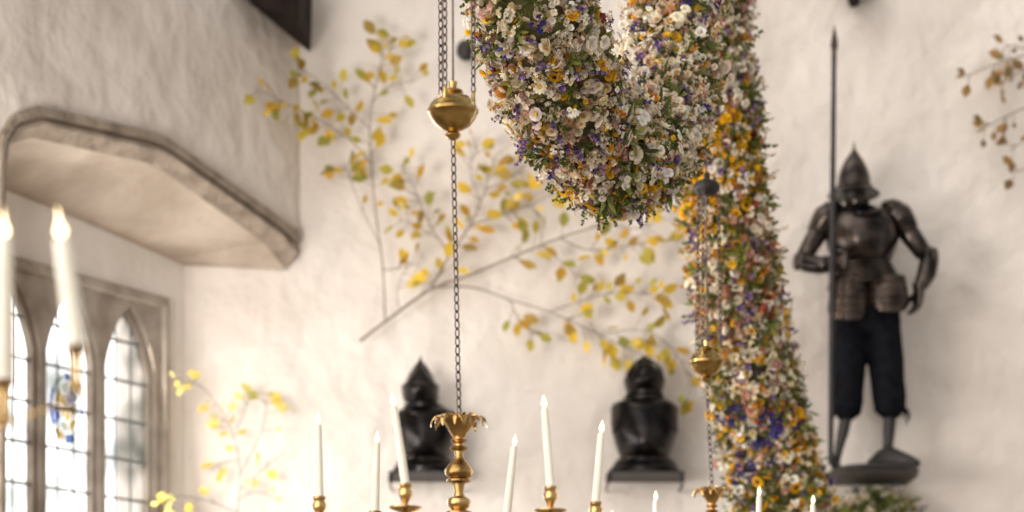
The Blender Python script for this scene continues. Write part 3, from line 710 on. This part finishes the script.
for py,sc in ((479.5,.93),(478,.98),(475,1.0),(472.2,.985),(471.5,.95)):
    zz=a(0,py).z; row=[]
    for i in range(25):
        an=math.pi+math.pi*i/24; c_,s_=math.cos(an),math.sin(an)
        row.append(Vector((cxl+hwl*sc*(abs(c_)**.6)*(1 if c_>0 else -1), YB-.63*sc*(abs(s_)**.5), zz)))
    R.append(row)
mb.loft(R); obj('wall_ledge',mb,M_dark,origin=a(872,478),smooth=True,label='dark rounded wall ledge under the suit of armour',category='ledge')
ys=YA-.285
def sp_(px,py): return P(px,py,ys)
mb=MB(); mb.tube([Vector((sp_(830.5,476).x,ys,a(0,471.5).z)),sp_(832,270),sp_(834,60)],[.0145,.0155,.012],n=12)
spr=obj('spear',mb,M_dark,origin=sp_(828,476),label='long black spear with narrow steel point beside armour',category='spear')
mb=MB(); q=[sp_(834,62),sp_(834,52),sp_(834.2,46),sp_(834.3,38),sp_(834.4,25)]
R=[]
for p,w in zip(q,(.014,.012,.02,.015,.001)):
    R.append([p+Vector((w,0,0)),p+Vector((0,-w*.35,0)),p+Vector((-w,0,0)),p+Vector((0,w*.35,0))])
mb.loft(R); obj('spear_head',mb,M_steel,parent=spr,origin=sp_(828,476),smooth=False)

def half(cx,kind,label):
    O=a(cx,474,.1); e=empty('breastplate_and_helmet',O,label=label,category='armour')
    def h(py,dx,hw,hd,dy=.06,ridge=0.): return hring(cx+dx,py,hw,hd,dy,ridge=ridge)
    mb=MB(); hx=-5 if kind==0 else 0
    if kind==0:
        mb.loft([h(360,hx-1,.6,.01),h(366,hx-1,4.5,.04),h(373,hx,10,.08),h(381,hx,15.5,.11),h(388,hx,18,.12),h(396,hx+1,18,.125),h(401,hx+2,16,.12),h(403,hx+3,15,.1),h(404,hx+3,20,.12),h(407,hx+4,22,.12),h(408,hx+4,19,.1),h(409,hx+4,24,.11),h(413,0,28,.11)])
        cr=[(cx+hx-17,386),(cx+hx-11,374),(cx+hx-5,365),(cx+hx,359),(cx+hx+5,365),(cx+hx+11,374),(cx+hx+17,386)]
    else:
        mb.loft([h(361,0,2,.02),h(363,0,10,.06),h(367,0,16,.1),h(373,0,19.5,.12),h(380,0,19.5,.125),h(386,0,17,.12),h(390,0,14.5,.1),h(391,0,18.5,.12),h(394,0,19.5,.12),h(395,0,16.5,.1),h(396,0,21,.12),h(399.5,0,23,.12),h(400,0,20,.11),h(402,0,25,.11)])
        cr=[(cx-6,366),(cx-5,360),(cx,357),(cx+5,360),(cx+6,366)]
    obj('helmet_skull',mb,M_black,parent=e,origin=O)
    mb=MB(); mb.tube([a(x,y,.06) for x,y in cr],[.003,.006,.008,.009,.008,.006,.003] if kind==0 else [.015,.018,.02,.018,.015],n=8)
    if kind==0: mb.lathe([(.014,0),(.01,.012),(.004,.03),(.001,.045)],a(cx+hx,361,.06),n=10)
    else:
        for sx in (-.7,-.35,0,.35,.7):
            mb.tube(smoothpath([a(cx+sx*6,361,-.02),a(cx+sx*17,366,-.05),a(cx+sx*23,374,-.065),a(cx+sx*24,382,-.065)],3),.006,n=6)
        for sy in np.linspace(-.1,.1,9): mb.ell(a(cx,361,.06)+Vector((0,sy,-abs(sy)*.35+.012)),(.012,.018,.02),8,6)
    obj('helmet_comb',mb,M_black,parent=e,origin=O)
    mb=MB()
    xx=hx; y0,y1=(384,402) if kind==0 else (377,390)
    W=18.3 if kind==0 else 20
    R=[]
    for u in np.linspace(0,1,7):
        row=[]; py=y0+(y1-y0)*u; sc=1-.15*u**2
        for i in range(13):
            an=math.pi+math.pi*i/12; pk=1+.3*max(0,-math.sin(an))**6*math.sin(math.pi*min(1,u*1.1))
            row.append(a(cx+xx,py,.06)+Vector((W*1.04*sc/S*math.cos(an),.134*sc*math.sin(an)*pk,0)))
        back=[p+Vector((0,.02,0)) for p in reversed(row)]
        R.append(row+back)
    mb.loft(R)
    obj('visor',mb,M_black,parent=e,origin=O)
    mb=MB()
    k=.93 if kind==0 else 1.; q0=8 if kind==0 else 0
    mb.loft([h(398+q0,0,20*k,.10),h(400+q0,0,27*k,.11,ridge=.03),h(403+q0,0,32*k,.13,ridge=.05),h(407+q0,0,34*k,.15,ridge=.05),h(424,0,34*k,.165,.05,.08),h(436,0,31.5*k,.185,.05,.16),h(446,0,28.5*k,.19,.05,.22),h(453,0,26*k,.17,.05,.2),h(458,0,24.5*k,.14,.05,.1),h(459,0,28*k,.16,.05,.1),h(463.5,0,32*k,.17,.05,.1),h(464,0,30.5*k,.16,.05,.1),h(468.5,0,35.5*k,.18,.05,.08),h(469,0,34*k,.17,.05,.08),h(474,0,39*k,.18,.05)])
    obj('breastplate',mb,M_black,parent=e,origin=O)
    for sx in (-1,1):
        mb=MB(); mb.tube(smoothpath([a(cx+sx*20*k,403+q0,-.05),a(cx+sx*27*k,407+q0,-.085),a(cx+sx*28*k,418,-.105),a(cx+sx*31*k,428,-.05),a(cx+sx*32.5*k,432,.03)],4),.0055,n=6)
        obj('armhole_trim',mb,M_steel,parent=e,origin=O,label='dark steel rolled armhole edge')
    mb=MB(); pts=[a(cx-20*k,403+q0,-.05),a(cx-10*k,408+q0,-.09),a(cx,410+q0,-.10),a(cx+10*k,408+q0,-.09),a(cx+20*k,403+q0,-.05)]
    mb.tube(smoothpath(pts,5),.0055,n=8); obj('neck_trim',mb,M_steel,parent=e,origin=O,label='dark steel rolled edge')
    mb=MB(); R=[a(cx+28*k*math.cos(t),459.5,.05)+Vector((0,.165*math.sin(t),0)) for t in np.linspace(math.pi,2*math.pi,18)]
    mb.tube(R,.005,n=6); obj('waist_trim',mb,M_steel2,parent=e,origin=O,label='brown steel rolled edge')
    mb=MB(); W=37*k+1; z=474
    p,q=a(cx-W,z,-.13),a(cx+W,z,-.13)
    R=[[Vector((p.x,p.y,p.z-d)),Vector((q.x,q.y,q.z-d)),Vector((q.x,YB,q.z-d)),Vector((p.x,YB,p.z-d))] for d in (0,.012)]
    mb.loft(R)
    for sx in (-1,1):
        X=a(cx+sx*(W-3),z).x; zz=a(0,z).z-.012
        mb.tube([(X,YA-.1,zz),(X,YA-.08,zz-.03),(X+sx*.015,YA+.05,zz-.045),(X+sx*.01,YB-.01,zz-.05)],[.008,.007,.007,.006],n=8)
        mb.ell((X+sx*.01,YA-.1,zz-.025),(.009,.009,.022),8,6)
    obj('wall_bracket_shelf',mb,M_dark,origin=a(cx,476),smooth=False,label='small dark bracket shelf carrying old armour',category='shelf')
half(425,0,'dark pointed close helmet above a slim breastplate')
half(645,1,'dark ribbed round helmet above a broad black breastplate')
mb=MB(); mb.lathe([(.002,.05),(.03,.045),(.05,.02),(.052,-.02),(.03,-.05),(.002,-.06)],P(466,50,12.94)); mb.tube([P(466,50,12.99),P(466,50,12.9)],.02)
obj('iron_boss',mb,M_dark,origin=P(466,50,12.94),label='small dark iron fitting on plaster wall',category='wall fitting')

# ---------------------------------------------------------------- light
w=bpy.data.worlds.new('sky'); bpy.context.scene.world=w; w.use_nodes=True
nt=w.node_tree; bg=nt.nodes['Background']
tc=nt.nodes.new('ShaderNodeTexCoord')
def lobe(vec,lo,hi,gain):
    d=nt.nodes.new('ShaderNodeVectorMath'); d.operation='DOT_PRODUCT'; v=Vector(vec).normalized(); d.inputs[1].default_value=v
    nt.links.new(tc.outputs['Generated'],d.inputs[0])
    m=nt.nodes.new('ShaderNodeMapRange'); m.interpolation_type='SMOOTHSTEP'
    m.inputs['From Min'].default_value=lo; m.inputs['From Max'].default_value=hi; m.inputs['To Max'].default_value=gain
    nt.links.new(d.outputs['Value'],m.inputs['Value']); return m.outputs['Result']
def addn(a_,b_):
    m=nt.nodes.new('ShaderNodeMath'); m.operation='ADD'
    for i,x in enumerate((a_,b_)):
        if isinstance(x,(int,float)): m.inputs[i].default_value=x
        else: nt.links.new(x,m.inputs[i])
    return m.outputs[0]
s_=addn(addn(lobe((-.8,-.5,.25),.3,.9,2.7),lobe((0,1,0),.55,.8,2.6)),.52)
nt.links.new(s_,bg.inputs['Strength']); bg.inputs['Color'].default_value=(1,.978,.955,1)
def area(loc,target,size,power,col,name):
    l=bpy.data.lights.new(name,'AREA'); l.energy=power; l.size=size; l.color=col
    o=bpy.data.objects.new(name,l); o.location=loc; o.rotation_euler=(Vector(target)-Vector(loc)).to_track_quat('-Z','Y').to_euler(); COL.objects.link(o)
area((-2.5,8.6,3.2),(1.0,13,3.0),1.2,115,(1,.975,.94),'daylight_side_window')
area(tuple(LP(CW,1.0,3.1,-.12)),tuple(LP(CW,1.0,3.1,-.12)+Vector((.9,-.45,.1))),1.5,58,(1,.985,.965),'daylight_bay_window')
cam=bpy.data.cameras.new('camera'); co=bpy.data.objects.new('camera',cam); COL.objects.link(co)
co.location=(0,0,CZ); co.rotation_euler=(math.pi/2,0,0); cam.lens=85; cam.sensor_width=36
cam.shift_y=(HZ-256)/1024
cam.dof.use_dof=True; cam.dof.focus_distance=7.4; cam.dof.aperture_fstop=2.1
cam.clip_end=200
bpy.context.scene.camera=co
bpy.context.scene.view_settings.view_transform='Standard'
